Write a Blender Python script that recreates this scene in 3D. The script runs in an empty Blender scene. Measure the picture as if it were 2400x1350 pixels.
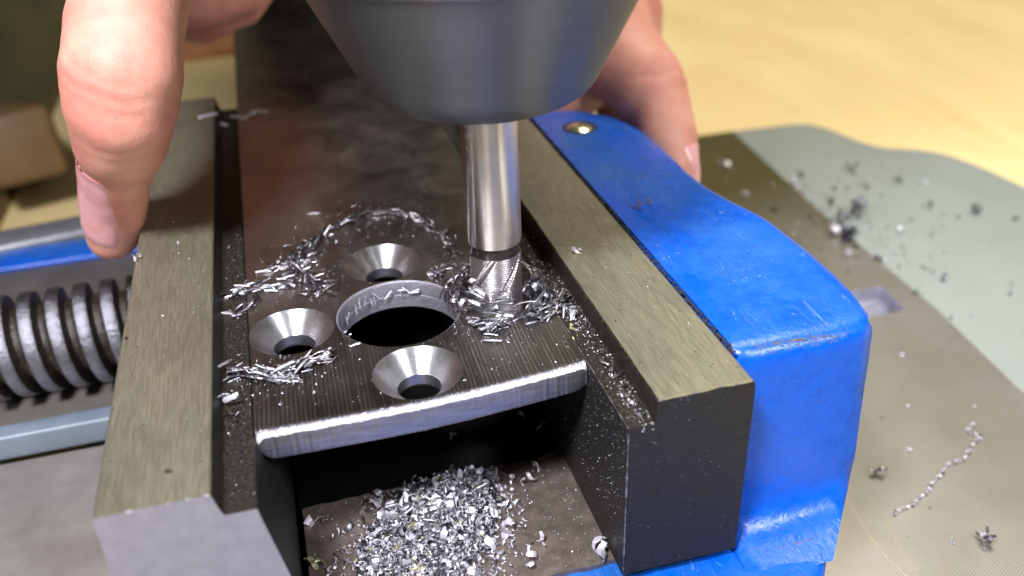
import bpy, bmesh, math, random
from math import sin, cos, pi, radians
from mathutils import Vector, Matrix, noise
from mathutils.bvhtree import BVHTree
random.seed(7)
S = 0.001            # everything below is written in millimetres
SC = bpy.context.scene
COL = SC.collection

# ------------------------------------------------------------------ camera, light, exposure
cam_d = bpy.data.cameras.new('camera'); cam = bpy.data.objects.new('camera', cam_d); COL.objects.link(cam)
RT = Vector((0.96243623, -0.26928513, -0.03467026)); UP = Vector((0.16653044, 0.48462681, 0.85872258)); FW = Vector((0.21443909, 0.83223937, -0.51126657))
M = Matrix((RT, UP, -FW)).transposed().to_4x4(); M.translation = Vector((13.14, -108.3, 97.39)) * S
cam.matrix_world = M
cam_d.sensor_width = 36; cam_d.lens = 31.9; cam_d.clip_start = 0.005; cam_d.clip_end = 20
cam_d.dof.use_dof = True; cam_d.dof.focus_distance = 0.176; cam_d.dof.aperture_fstop = 12
SC.camera = cam
SC.view_settings.view_transform = 'Standard'; SC.view_settings.look = 'None'; SC.view_settings.exposure = 0.12
W = bpy.data.worlds.new('World'); SC.world = W; W.use_nodes = True
bg = W.node_tree.nodes['Background']; bg.inputs[0].default_value = (0.62, 0.54, 0.40, 1); bg.inputs[1].default_value = 0.19
def area(name, loc, target, size, power, col, sy=None):
    l = bpy.data.lights.new(name, 'AREA'); l.energy = power; l.color = col; l.size = size * S
    if sy: l.shape = 'RECTANGLE'; l.size_y = sy * S
    o = bpy.data.objects.new(name, l); COL.objects.link(o)
    o.location = Vector(loc) * S
    o.rotation_euler = (Vector(target) - Vector(loc)).to_track_quat('-Z', 'Y').to_euler()
    return o
area('work_lamp', (-110, -150, 370), (35, 50, 0), 75, 4.6, (0.97, 0.955, 1.0))
area('side_lamp', (300, -320, 380), (70, 40, -20), 150, 2.6, (0.96, 0.95, 1.0))
area('ceiling_lamp', (500, 500, 1500), (350, 350, -95), 700, 26, (1.0, 0.91, 0.74))

# ------------------------------------------------------------------ helpers
def v3(p): return Vector(p)
def link(name, me, parent=None, loc=(0, 0, 0), rot=None):
    o = bpy.data.objects.new(name, me); COL.objects.link(o)
    o.location = Vector(loc) * S
    if rot: o.rotation_euler = rot
    if parent: o.parent = parent
    return o
def tag(o, label=None, cat=None, group=None, kind=None):
    if label: o['label'] = label
    if cat: o['category'] = cat
    if group: o['group'] = group
    if kind: o['kind'] = kind
    return o
def empty(name, label, cat, loc=(0, 0, 0), group=None):
    return tag(link(name, None, None, loc), label, cat, group)
def mesh_from(bm, mats, angle=35, flat=False):
    bmesh.ops.scale(bm, vec=(S, S, S), verts=bm.verts)
    bmesh.ops.recalc_face_normals(bm, faces=bm.faces)
    me = bpy.data.meshes.new('m'); bm.to_mesh(me); bm.free()
    for m in (mats if isinstance(mats, (list, tuple)) else [mats]): me.materials.append(m)
    if not flat:
        me.shade_smooth()
        me.set_sharp_from_angle(angle=radians(angle))
    return me
def build(name, bm, mats, parent=None, loc=(0, 0, 0), angle=35, flat=False, rot=None):
    return link(name, mesh_from(bm, mats, angle, flat), parent, loc, rot)
def loft(bm, rings, cap0=True, cap1=True, closed=True, mat=0):
    vs = [[bm.verts.new(p) for p in r] for r in rings]
    n = len(vs[0])
    for a, b in zip(vs, vs[1:]):
        for i in range(n if closed else n - 1):
            j = (i + 1) % n
            f = bm.faces.new((a[i], a[j], b[j], b[i])); f.material_index = mat
    if cap0: bm.faces.new(vs[0]).material_index = mat
    if cap1: bm.faces.new(vs[-1][::-1]).material_index = mat
    return vs
def revolve(bm, prof, n=64, c=(0, 0), cap0=False, cap1=False):
    loft(bm, [[(c[0] + r * cos(2 * pi * k / n), c[1] + r * sin(2 * pi * k / n), z) for k in range(n)] for r, z in prof], cap0, cap1)
def box(bm, x0, x1, y0, y1, z0, z1, bev=0.0, seg=2):
    r = bmesh.ops.create_cube(bm, size=1)
    for v in r['verts']:
        v.co = Vector(((x0 + x1) / 2 + v.co.x * (x1 - x0), (y0 + y1) / 2 + v.co.y * (y1 - y0), (z0 + z1) / 2 + v.co.z * (z1 - z0)))
    if bev:
        es = list({e for v in r['verts'] for e in v.link_edges})
        bmesh.ops.bevel(bm, geom=es, offset=bev, segments=seg, profile=0.5, affect='EDGES')
def smooth_poly(pts, it=2):
    for _ in range(it):
        q = []
        for i in range(len(pts)):
            a, b = Vector(pts[i]), Vector(pts[(i + 1) % len(pts)])
            q += [a * .75 + b * .25, a * .25 + b * .75]
        pts = q
    return pts
def inset(pts, d):
    n = len(pts); out = []
    area_ = sum(pts[i][0] * pts[(i + 1) % n][1] - pts[(i + 1) % n][0] * pts[i][1] for i in range(n))
    sgn = 1 if area_ > 0 else -1
    for i in range(n):
        t = (Vector(pts[(i + 1) % n]) - Vector(pts[i - 1])); t.normalize()
        nn = Vector((-t.y, t.x)) * sgn
        out.append(Vector(pts[i]) + nn * d)
    return out
def dens2(pts, step):
    o_ = []
    for i in range(len(pts)):
        a, b = Vector(pts[i]), Vector(pts[(i + 1) % len(pts)]); n = max(1, int((b - a).length / step))
        o_ += [a.lerp(b, k / n) for k in range(n)]
    return o_
def fbm(p, s): return noise.noise(Vector(p) * s)

# ------------------------------------------------------------------ materials
class NT:
    def __init__(s, name):
        s.m = bpy.data.materials.new(name); s.m.use_nodes = True; s.t = s.m.node_tree; s.n = s.t.nodes
        s.b = s.n['Principled BSDF']
        s.tc = s.n.new('ShaderNodeTexCoord')
        s.prev = None
    def L(s, a, b): s.t.links.new(a, b)
    def mp(s, scale=(1, 1, 1), rot=(0, 0, 0)):      # coordinates in millimetres
        m = s.n.new('ShaderNodeMapping'); m.inputs['Scale'].default_value = [1000 * k for k in scale]; m.inputs['Rotation'].default_value = rot
        s.L(s.tc.outputs['Object'], m.inputs[0]); return m.outputs[0]
    def noise(s, scale=1, st=(1, 1, 1), detail=4, rough=.6, rot=(0, 0, 0), dist=0):
        n = s.n.new('ShaderNodeTexNoise'); n.inputs['Scale'].default_value = scale; n.inputs['Detail'].default_value = detail
        n.inputs['Roughness'].default_value = rough; n.inputs['Distortion'].default_value = dist
        s.L(s.mp(st, rot), n.inputs['Vector']); return n.outputs['Fac']
    def wave(s, scale, rot=(0, 0, 0), dist=0, dscale=1, kind='BANDS', direction='X', prof='SIN'):
        n = s.n.new('ShaderNodeTexWave'); n.wave_type = kind
        if kind == 'BANDS': n.bands_direction = direction
        else: n.rings_direction = direction
        n.wave_profile = prof
        n.inputs['Scale'].default_value = scale; n.inputs['Distortion'].default_value = dist; n.inputs['Detail Scale'].default_value = dscale
        s.L(s.mp((1, 1, 1), rot), n.inputs['Vector']); return n.outputs['Fac']
    def ramp(s, fac, stops, interp='LINEAR'):
        r = s.n.new('ShaderNodeValToRGB'); r.color_ramp.interpolation = interp
        e = r.color_ramp.elements
        while len(e) < len(stops): e.new(.5)
        for x, (p, c) in zip(e, stops):
            x.position = p; x.color = (c, c, c, 1) if isinstance(c, (int, float)) else (*c, 1)
        s.L(fac, r.inputs[0]); return r.outputs[0]
    def mix(s, fac, a, b, mode='MIX'):
        m = s.n.new('ShaderNodeMix'); m.data_type = 'RGBA'; m.blend_type = mode
        for v, i in ((fac, 0), (a, 6), (b, 7)):
            if isinstance(v, (int, float)): m.inputs[i].default_value = v if i == 0 else (v, v, v, 1)
            elif isinstance(v, tuple): m.inputs[i].default_value = (*v, 1)
            else: s.L(v, m.inputs[i])
        return m.outputs[2]
    def math(s, op, a, b=0.0):
        m = s.n.new('ShaderNodeMath'); m.operation = op
        for v, i in ((a, 0), (b, 1)):
            if isinstance(v, (int, float)): m.inputs[i].default_value = v
            else: s.L(v, m.inputs[i])
        return m.outputs[0]
    def bump(s, h, dist, strength=1.0):             # dist in millimetres
        b = s.n.new('ShaderNodeBump'); b.inputs['Distance'].default_value = dist * S; b.inputs['Strength'].default_value = strength
        s.L(h, b.inputs['Height'])
        if s.prev: s.L(s.prev, b.inputs['Normal'])
        s.prev = b.outputs[0]
    def done(s, col=None, metal=0, rough=.5, aniso=0, axis=None, spec=None, coat=0, sss=0):
        b = s.b
        if isinstance(col, tuple): b.inputs['Base Color'].default_value = (*col, 1)
        elif col is not None: s.L(col, b.inputs['Base Color'])
        for nm, v in (('Metallic', metal), ('Roughness', rough)):
            if isinstance(v, (int, float)): b.inputs[nm].default_value = v
            else: s.L(v, b.inputs[nm])
        if aniso:
            b.inputs['Anisotropic'].default_value = aniso
            t = s.n.new('ShaderNodeTangent'); t.direction_type = 'RADIAL'; t.axis = axis; s.L(t.outputs[0], b.inputs['Tangent']); b.inputs['Anisotropic Rotation'].default_value = .25
        if spec is not None: b.inputs['Specular IOR Level'].default_value = spec
        if coat: b.inputs['Coat Weight'].default_value = coat; b.inputs['Coat Roughness'].default_value = .15
        if sss:
            b.inputs['Subsurface Weight'].default_value = sss; b.inputs['Subsurface Radius'].default_value = (1, .35, .2); b.inputs['Subsurface Scale'].default_value = 2.2 * S
        if s.prev: s.L(s.prev, b.inputs['Normal'])
        return s.m
def specks(t, scale, thr=.07):                      # tiny round dots, 1 inside
    v = t.n.new('ShaderNodeTexVoronoi'); v.inputs['Scale'].default_value = scale; t.L(t.mp(), v.inputs['Vector'])
    w = t.n.new('ShaderNodeTexWhiteNoise'); t.L(v.outputs['Color'], w.inputs['Vector'])
    near = t.math('LESS_THAN', v.outputs['Distance'], thr)
    return t.math('MULTIPLY', near, t.math('GREATER_THAN', w.outputs['Value'], .6))

def mk_ground():        # brushed ground steel with an olive cast: tops of the jaws
    t = NT('brushed_jaw_steel')
    a = t.noise(1.0, (8, .2, 1), 5, .6); b = t.noise(.10, (1, .6, 1), 4)
    c = t.ramp(a, [(.28, (.225, .215, .155)), (.5, (.30, .288, .208)), (.72, (.40, .385, .28))])
    c = t.mix(t.ramp(b, [(.45, 0), (.7, .45)]), c, (.17, .155, .125))
    c = t.mix(t.ramp(t.noise(.9, (1, .5, 1), 4, .7), [(.62, 0), (.74, .5)]), c, (.11, .10, .07))
    c = t.mix(specks(t, .55, .10), c, (.05, .045, .03))
    t.bump(a, .035)
    return t.done(c, .8, t.ramp(a, [(.3, .38), (.7, .55)]))
def mk_black(name='blackened_steel', base=(.018, .016, .016), lighter=(.048, .043, .040), amp=.16, metal=.3):
    t = NT(name)
    a = t.noise(.5, (.35, .35, 2.2), 6, .75); b = t.noise(1.7, (1, 1, 1), 4, .7)
    c = t.ramp(b, [(.4, base), (.75, lighter)])
    c = t.mix(t.ramp(t.noise(.8, (.25, .25, 2.5), 5, .75), [(.58, 0), (.72, .6)]), c, tuple(k * 1.5 for k in lighter))
    c = t.mix(t.math('MULTIPLY', specks(t, 1.3, .10), t.ramp(t.noise(.12, (1, 1, 1), 3), [(.45, 0), (.6, 1)])), c, (.40, .38, .38))
    t.bump(a, amp); t.bump(b, amp * .6)
    return t.done(c, metal, t.ramp(b, [(.3, .38), (.7, .65)]), spec=.25)
def mk_plate():
    t = NT('milled_plate_steel')
    g = t.n.new('ShaderNodeSeparateXYZ'); t.L(t.mp(), g.inputs[0])
    fade = t.ramp(t.math('MULTIPLY', t.math('ADD', g.outputs['Y'], 40), .01), [(.15, 1), (.62, .05)])      # cutter lines run out towards the far end
    wv = t.wave(.40, (0, 0, radians(1.5)), 1.6, .12, 'BANDS', 'X'); brk = t.ramp(t.noise(.35, (2.2, .12, 1), 4), [(.38, .15), (.6, 1)])
    wv = t.math('MULTIPLY', wv, brk)
    fine = t.noise(1.0, (5, .12, 1), 5, .7); blot = t.noise(.055, (1, 1, 1), 6, .65, dist=.6); mid = t.noise(.5, (1, 1, 1), 4)
    c = t.ramp(blot, [(.3, (.30, .275, .25)), (.5, (.40, .365, .335)), (.72, (.54, .49, .44))])
    near = t.mix(t.ramp(wv, [(.1, 0), (.8, 1)]), (.048, .05, .041), (.165, .168, .138))
    c = t.mix(t.math('MULTIPLY', fade, .85), c, near)
    c = t.mix(t.ramp(t.noise(1.4, (1, 1, 1), 3), [(.62, 0), (.75, .35)]), c, (.03, .028, .025))
    c = t.mix(specks(t, .8, .07), c, (.5, .5, .48))
    t.bump(t.math('MULTIPLY', wv, fade), .05); t.bump(fine, .012); t.bump(mid, .012)
    return t.done(c, 1.0, t.math('ADD', t.math('MULTIPLY', fade, .08), t.ramp(blot, [(.3, .32), (.7, .42)])))
def mk_bright(name, col, rough=.25, amp=.05, st=(1, 1, 1), sc=1.0, metal=1.0):
    t = NT(name)
    a = t.noise(sc, st, 6, .7)
    c = t.ramp(a, [(.3, tuple(k * .62 for k in col)), (.65, col)])
    t.bump(a, amp)
    return t.done(c, metal, rough)
def mk_cone():
    t = NT('turned_countersink_steel')
    r = t.wave(1.0, (0, 0, 0), 1.2, .25, 'RINGS', 'Z'); a = t.noise(.8, (1, 1, 1), 4)
    t.bump(r, .05); t.bump(a, .04)
    return t.done(t.ramp(a, [(.3, (.46, .46, .48)), (.7, (.64, .64, .67))]), 1, .34, .72, 'Z')
def mk_blue():
    t = NT('blue_vise_paint')
    big = t.noise(.35, (1, 1, 1), 5, .55); ed = t.noise(.9, (1, 1, 1), 3)
    g = t.n.new('ShaderNodeNewGeometry'); sx = t.n.new('ShaderNodeSeparateXYZ'); t.L(g.outputs['Normal'], sx.inputs[0])
    top = t.ramp(sx.outputs['Z'], [(.85, 0), (.97, 1)])
    def scr(rot, sc, seed):
        n = t.n.new('ShaderNodeTexNoise'); n.inputs['Scale'].default_value = sc; n.inputs['Detail'].default_value = 1.5; n.inputs['Distortion'].default_value = .5
        m = t.n.new('ShaderNodeMapping'); m.inputs['Scale'].default_value = (1400, 130, 500); m.inputs['Rotation'].default_value = (0, 0, rot); m.inputs['Location'].default_value = (seed, seed * 2, 0)
        t.L(t.tc.outputs['Object'], m.inputs[0]); t.L(m.outputs[0], n.inputs['Vector'])
        return t.ramp(n.outputs['Fac'], [(.493, 0), (.5, 1), (.507, 0)])
    s = t.math('MAXIMUM', scr(radians(68), .42, 3), t.math('MAXIMUM', scr(radians(35), .3, 9), scr(radians(100), .28, 17)))
    patch = t.ramp(t.noise(.09, (1, 1, 1), 2), [(.47, 0), (.60, 1)])
    s = t.math('MULTIPLY', t.math('MULTIPLY', s, patch), top)
    c = t.ramp(big, [(.3, (.0, .066, .42)), (.7, (.0, .083, .50))])
    c = t.mix(t.math('MULTIPLY', top, t.ramp(t.noise(.06, (1, 1, 1), 3), [(.4, 0), (.65, .45)])), c, (.03, .13, .30))
    c = t.mix(t.math('MULTIPLY', s, .4), c, (.16, .36, .80))
    c = t.mix(t.math('MULTIPLY', t.ramp(t.noise(.5, (1, 1, 1), 5, .7), [(.60, 0), (.70, .5)]), t.ramp(t.noise(.05, (1, 1, 1), 2), [(.45, 0), (.6, 1)])), c, (.01, .03, .16))
    c = t.mix(specks(t, .35, .05), c, (.03, .03, .03))
    t.bump(t.noise(.6, (1, 1, 1), 2, .5), .22, .45); t.bump(ed, .08); t.bump(s, .12)
    return t.done(c, 0, t.ramp(big, [(.3, .24), (.7, .38)]), spec=.42)
def mk_skin():
    t = NT('skin')
    a = t.noise(.07, (1, 1, 1), 4); b = t.noise(.9, (1, 1, .5), 5, .7)
    c = t.ramp(a, [(.36, (.53, .21, .165)), (.5, (.58, .27, .205)), (.66, (.62, .32, .25))])
    t.bump(t.noise(2.6, (1, 1, 1), 2), .05); t.bump(b, .12); t.bump(t.noise(.22, (.6, .6, 1.2), 2), .06)
    return t.done(c, 0, .5, sss=.3, spec=.35)
def mk_wood():
    t = NT('pale_plywood')
    a = t.noise(.02, (1, .25, 1), 6, .6, dist=.4); b = t.noise(.012, (1, 1, 1), 3); d = t.ramp(t.noise(.045, (1, 1, 1), 2), [(.68, 0), (.74, .35)])
    c = t.ramp(a, [(.3, (.68, .53, .25)), (.7, (.80, .66, .36))])
    c = t.mix(t.ramp(b, [(.45, 0), (.7, .35)]), c, (.76, .56, .32))
    c = t.mix(d, c, (.42, .32, .17))
    return t.done(c, 0, .55)
def mk_strip():
    t = NT('machined_table_steel')
    arc = t.wave(.52, (0, 0, radians(62)), .8, .03); n = t.noise(.03, (1, 1, 1), 5, .6); f = t.noise(.6, (.2, 1, 1), 4, rot=(0, 0, radians(62)))
    g = t.n.new('ShaderNodeSeparateXYZ'); t.L(t.mp(), g.inputs[0])
    near = t.ramp(t.math('MULTIPLY', g.outputs['Y'], .01), [(.2, 1), (.95, 0)])          # fly-cut lines nearest the front; the paler tone paints in a silver sheen
    c = t.ramp(n, [(.3, (.15, .13, .055)), (.7, (.175, .152, .068))])
    lit = t.mix(t.ramp(arc, [(.2, 0), (.8, 1)]), (.28, .27, .245), (.50, .49, .465))
    c = t.mix(t.math('MULTIPLY', near, t.ramp(n, [(.35, .7), (.65, .95)])), c, lit)
    c = t.mix(specks(t, .2, .06), c, (.07, .06, .05))
    t.bump(t.math('MULTIPLY', arc, near), .03); t.bump(f, .02)
    return t.done(c, .75, .36)
def mk_simple(name, c0, c1, sc=.1, rough=.5, metal=0, amp=0):
    t = NT(name); a = t.noise(sc, (1, 1, 1), 5)
    if amp: t.bump(a, amp)
    return t.done(t.ramp(a, [(.3, c0), (.7, c1)]), metal, rough)
def mk_turned(name, col, rough, sc=3.0, amp=.006, aniso=.6):
    t = NT(name); a = t.noise(1.0, (.05, .05, sc), 4, .7); t.bump(a, amp)
    return t.done(t.ramp(a, [(.3, tuple(k * .85 for k in col)), (.7, col)]), 1, rough, aniso, 'Z')

M_ground = mk_ground(); M_black = mk_black(lighter=(.036, .032, .031)); M_plate = mk_plate()
M_ledge = mk_black('greasy_ledge_steel', (.018, .016, .013), (.075, .07, .055), .08, .6)
M_front = mk_bright('sawn_plate_face', (.47, .435, .44), .46, .12, (.12, 1, 1.2), 1.2)
M_edge = mk_bright('filed_bright_edge', (.95, .93, .96), .40, .5, (3.0, .6, .6), 1.1)
M_jawend = mk_simple('pale_ground_jaw_end', (.225, .22, .27), (.275, .27, .325), .35, .48, .35, .08)
M_cone = mk_cone(); M_bore = mk_bright('drilled_bore_steel', (.27, .26, .305), .42, .2, (.5, .5, 1.5), 1.0, .45)
M_bolt = mk_turned('dark_bolt_hole_steel', (.30, .29, .34), .42, 1.5, .05, .4)
M_blue = mk_blue(); M_skin = mk_skin(); M_wood = mk_wood(); M_strip = mk_strip()
M_tpaint = mk_simple('grey_green_machine_paint', (.235, .27, .255), (.265, .30, .285), .03, .38)
M_bed = mk_simple('worn_brown_bed_steel', (.13, .105, .09), (.25, .20, .175), .35, .42, .6, .10)
M_slab = mk_simple('pale_machined_slab', (.24, .22, .20), (.40, .38, .36), .05, .36, .5, .02)
M_body = mk_simple('dull_vise_body_steel', (.11, .10, .09), (.17, .155, .145), .08, .5, .5, .02)
M_rail = mk_simple('blue_grey_rail_paint', (.12, .155, .20), (.16, .195, .245), .2, .4)
M_screw = mk_bright('screw_steel', (.25, .25, .29), .40, .4, (.5, 1, 1), .8)
M_grease = mk_simple('black_thread_grease', (.008, .006, .005), (.04, .03, .022), 1.4, .35, .1, .35)
M_collet = mk_turned('satin_dark_collet', (.15, .15, .168), .48, .35, .01, .6)
M_collar = mk_turned('pale_collet_collar', (.36, .35, .43), .3, .4, .01, .4)
M_shank = mk_turned('polished_carbide_shank', (.72, .68, .69), .30, .3, .004, .92)
M_flute = mk_turned('cutter_flute_carbide', (.62, .60, .63), .36, 2.0, .05, .8)
M_neck = mk_turned('dark_cutter_neck', (.12, .11, .12), .33, 2.0, .02, .4)
M_chip = mk_bright('fresh_steel_chip', (.52, .51, .56), .30, .2, (1, 1, 1), 1.8, 1.0)
M_chipd = mk_bright('dark_steel_chip', (.22, .22, .25), .34, .14, (1, 1, 1), 1.8)
M_flake = mk_bright('curled_pale_shaving', (.78, .77, .85), .38, .10, (1, 1, 1), 2.0, .45)
M_flake2 = mk_bright('greyer_shaving', (.34, .33, .38), .45, .15, (1, 1, 1), 2.0, .4)
M_yel = mk_bright('yellowish_flake', (.72, .70, .42), .36, .06, (1, 1, 1), 1.5, .7)
M_brn = mk_bright('heat_browned_chip', (.50, .34, .24), .3, .06, (1, 1, 1), 1.5, .8)
M_nail = mk_simple('fingernail', (.62, .27, .28), (.72, .40, .41), .22, .24)
M_dark = mk_simple('machine_black', (.003, .003, .004), (.006, .006, .007), .1, .8); M_dark.node_tree.nodes['Principled BSDF'].inputs['Specular IOR Level'].default_value = .1
M_blk = mk_simple('ink_black', (.012, .012, .012), (.02, .02, .02), 1, .5)
M_void = mk_simple('shade_black_cavity', (.002, .002, .002), (.004, .004, .004), .3, .9); M_void.node_tree.nodes['Principled BSDF'].inputs['Specular IOR Level'].default_value = .05  # near-black base colour stands in for the shade under the plate
M_olive = mk_simple('olive_fabric', (.055, .055, .02), (.11, .10, .035), .02, .8)
M_beam = mk_simple('brown_wood_rail', (.10, .055, .018), (.17, .10, .035), .03, .6)
M_brass = mk_simple('oiler_ball_metal', (.80, .78, .50), (.9, .88, .62), .5, .2, .9)
M_barm = mk_simple('grey_bar_paint', (.10, .105, .12), (.17, .175, .2), .3, .4, .3)

# ------------------------------------------------------------------ setting: workbench, machine table
bm = bmesh.new()
box(bm, -128, 1500, -500, 1500, -119, -95, 1.5)
tag(build('workbench_top', bm, M_wood), kind='structure')
bm = bmesh.new(); box(bm, -3000, 3000, -1500, 3500, -905, -900)
tag(build('floor', bm, mk_simple('dark_floor', (.05, .045, .03), (.08, .07, .05), .01, .8)), kind='structure')
t = empty('machine_table', 'grey green machine table with an olive machined strip under the vise', 'machine table', (200, 120, -70))
def rel(pts, o): return [(p[0] - o[0], p[1] - o[1]) for p in pts]
out = [(-60, -260), (300, -260), (330, -60), (322, 60), (315, 150), (313.6, 176), (311.7, 200), (305, 220), (294.6, 227.9), (282.9, 234), (278, 247.5), (275.5, 261.8), (270, 272.2), (259.9, 275.5), (213, 278), (30, 280), (-60, 275)]
op = smooth_poly(rel(out, (200, 120)), 3)
def ring2(bm, pts, z):
    vs = [bm.verts.new((p[0], p[1], z)) for p in pts]
    return vs, [bm.edges.new((vs[i], vs[(i + 1) % len(vs)])) for i in range(len(vs))]
slot = smooth_poly([tuple(p) for p in dens2(rel([(196, 123), (207.2, 122.5), (205.0, 106.5), (150, 106.5), (150, 123)], (200, 120)), 4)], 3)
bm = bmesh.new()
vs = loft(bm, [[(p.x, p.y, z) for p in (inset(op, d) if d else op)] for z, d in ((-25, 0), (-2.5, 0), (-1.2, .35), (-.4, 1.2), (0, 2.5))], True, False)
top = vs[-1]; e1 = [bm.edges.get((top[i], top[(i + 1) % len(top)])) for i in range(len(top))]
_, e2 = ring2(bm, slot, 0)
bmesh.ops.triangle_fill(bm, use_beauty=True, edges=e1 + e2)
build('painted_border', bm, M_tpaint, t)
# machined strip lies 0.3 mm proud, with a real slot cut through it
bm = bmesh.new()
stp = rel([(208, -250), (209, 60), (214.9, 103), (217, 143), (219.5, 189), (228, 274.5), (120, 276), (-20, 276), (-20, -250)], (200, 120))
v1, e1 = ring2(bm, stp, .3); v2, e2 = ring2(bm, slot, .3)
bmesh.ops.triangle_fill(bm, use_beauty=True, edges=e1 + e2)
for vs, zz in ((v1, .0), (v2, -.1)):
    lo = [bm.verts.new((v.co.x, v.co.y, zz)) for v in vs]
    for i in range(len(vs)): bm.faces.new((vs[i], vs[(i + 1) % len(vs)], lo[(i + 1) % len(vs)], lo[i]))
build('machined_strip', bm, M_strip, t, (0, 0, 0), 30)
bm = bmesh.new(); loft(bm, [[(p.x, p.y, z) for p in inset(slot, d)] for z, d in ((.28, -.02), (-.5, .5), (-4.5, .7), (-5.5, 1.8))], False, True); build('slot', bm, mk_simple('slot_grey', (.16, .16, .21), (.30, .30, .37), .12, .35, .2), t)
# two long pale scratches swept across the strip
for pts in ([(136.5, 38), (134.6, 28), (133.6, 20), (134.0, 12), (136, 4), (139, -3)], [(141.1, 25.6), (139.2, 20), (137.8, 14), (137.6, 9)]):
    bm = bmesh.new(); P = [Vector((a - 200, b - 120, .315)) for a, b in pts]
    Q = []
    for i in range(len(P) - 1):
        for k in range(5):
            u = k / 5; p0, p1, p2, p3 = P[max(i - 1, 0)], P[i], P[i + 1], P[min(i + 2, len(P) - 1)]
            Q.append(.5 * ((2 * p1) + (p2 - p0) * u + (2 * p0 - 5 * p1 + 4 * p2 - p3) * u * u + (3 * p1 - p0 - 3 * p2 + p3) * u ** 3))
    a = [(q.x - .08 * (1 + .5 * random.random()), q.y, q.z) for q in Q]; b = [(q.x + .08, q.y, q.z) for q in Q]
    loft(bm, [a, [(q.x, q.y, q.z + .02) for q in Q], b], False, False, False)
    build('scratch', bm, mk_bright('scratch_glint', (.55, .52, .33), .4, .02), t)

# left background: dark room things beyond the bench
o = empty('cabinet', 'dark olive cabinet front standing beyond the bench edge at the upper left', 'cabinet', (-600, 980, -900))
bm = bmesh.new(); box(bm, -900, 475, 0, 300, 0, 1500, 4); build('cabinet_panel', bm, M_olive, o)
bm = bmesh.new(); box(bm, -900, 475, -22, -2, 0, 70, 3); build('plinth', bm, M_beam, o)
bm = bmesh.new(); box(bm, -17, 17, -330, 260, -17, 17, 4, 3)
tag(build('wooden_rail', bm, M_beam, None, (-215, 640, -135), rot=(radians(-14), 0, radians(20))), 'brown wooden rail slanting beside the bench edge at the upper left', 'rail')
bm = bmesh.new(); box(bm, -60, 60, -150, 150, -60, 60, 14, 4)
for v in bm.verts: v.co += Vector((fbm(v.co, .02), fbm(v.co, .03), fbm(v.co, .025))) * 8
tag(build('canvas_roll', bm, mk_simple('mustard_canvas', (.13, .10, .02), (.24, .18, .04), .03, .8), None, (-275, 430, -190)), 'mustard brown canvas bundle left of the bench edge', 'canvas bundle')
bm = bmesh.new(); box(bm, -135.5, -128.3, -500, 1500, -125, -96.5, 1.0)
tag(build('bench_edging', bm, M_beam), kind='structure')
bm = bmesh.new(); box(bm, -70, 62, -9, 34, -5, 5, 2, 3)
for v in bm.verts: v.co.y += -.0022 * (v.co.x) ** 2 + .05 * v.co.x
tag(build('wooden_board', bm, mk_simple('orange_brown_wood', (.34, .14, .05), (.42, .19, .07), .05, .6), None, (-20, 620, -89.9)), 'small orange brown wooden board lying on the bench behind the left jaw', 'board')

# ------------------------------------------------------------------ vise
V = empty('vise', 'blue cast machine vise with ground steel jaws clamping the steel plate', 'vise', (0, 0, -70))
VZ = 70
def vb(name, bm, mat, angle=35, parent=None, loc=None):
    if loc is None: loc = (0, 0, VZ)
    return build(name, bm, mat, parent or V, loc, angle)
LEN = 189
def rough_prism(prof, y0, y1, n, jag, mats, facemat, bev=0.25):
    """profile (x,z) list swept along y, front edge slightly chipped; facemat(i)->material index of side i"""
    bm = bmesh.new(); rings = []
    ys = [y0 + (y1 - y0) * (k / n) ** 1.3 for k in range(n + 1)]
    for k, y in enumerate(ys):
        r = []
        for i, (x, z) in enumerate(prof):
            j = jag * fbm((i * 7.3, y * .9, 1), 1.0) * (.6 if k else 1)
            r.append((x + j * .5, y + (jag * .8 * abs(fbm((i * 3.1, 5, 2), 2)) if k == 0 else 0), z + j * .35))
        rings.append(r)
    vs = [[bm.verts.new(p) for p in r] for r in rings]; m = len(prof)
    for a, b in zip(vs, vs[1:]):
        for i in range(m):
            j = (i + 1) % m; bm.faces.new((a[i], a[j], b[j], b[i])).material_index = facemat(i)
    bm.faces.new(vs[0]).material_index = len(mats) - 1
    bm.faces.new(vs[-1][::-1]).material_index = len(mats) - 1
    return bm
H = 4.6
# movable jaw (left): top, sloped step, ledge, inner wall
pl = [(-22.5, H - .4), (-22.1, H), (-6.3, H), (-6.0, H - .3), (-5.3, 1.2), (-4.9, .2), (-4.5, 0), (-.25, 0), (0, -.3), (.1, -1.5), (2.6, -16), (2.6, -44), (-22.5, -44)]
bm = rough_prism(pl, 0, LEN, 70, .10, [M_ground, M_ledge, M_black, M_jawend], lambda i: {0: 0, 1: 0, 2: 0, 12: 2, 11: 2, 10: 2, 9: 1, 8: 1}.get(i, 1))
mj = vb('movable_jaw', bm, [M_ground, M_ledge, M_black, M_jawend], 30)
mj['label'] = 'olive brushed movable jaw with pale grey end face'
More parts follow.
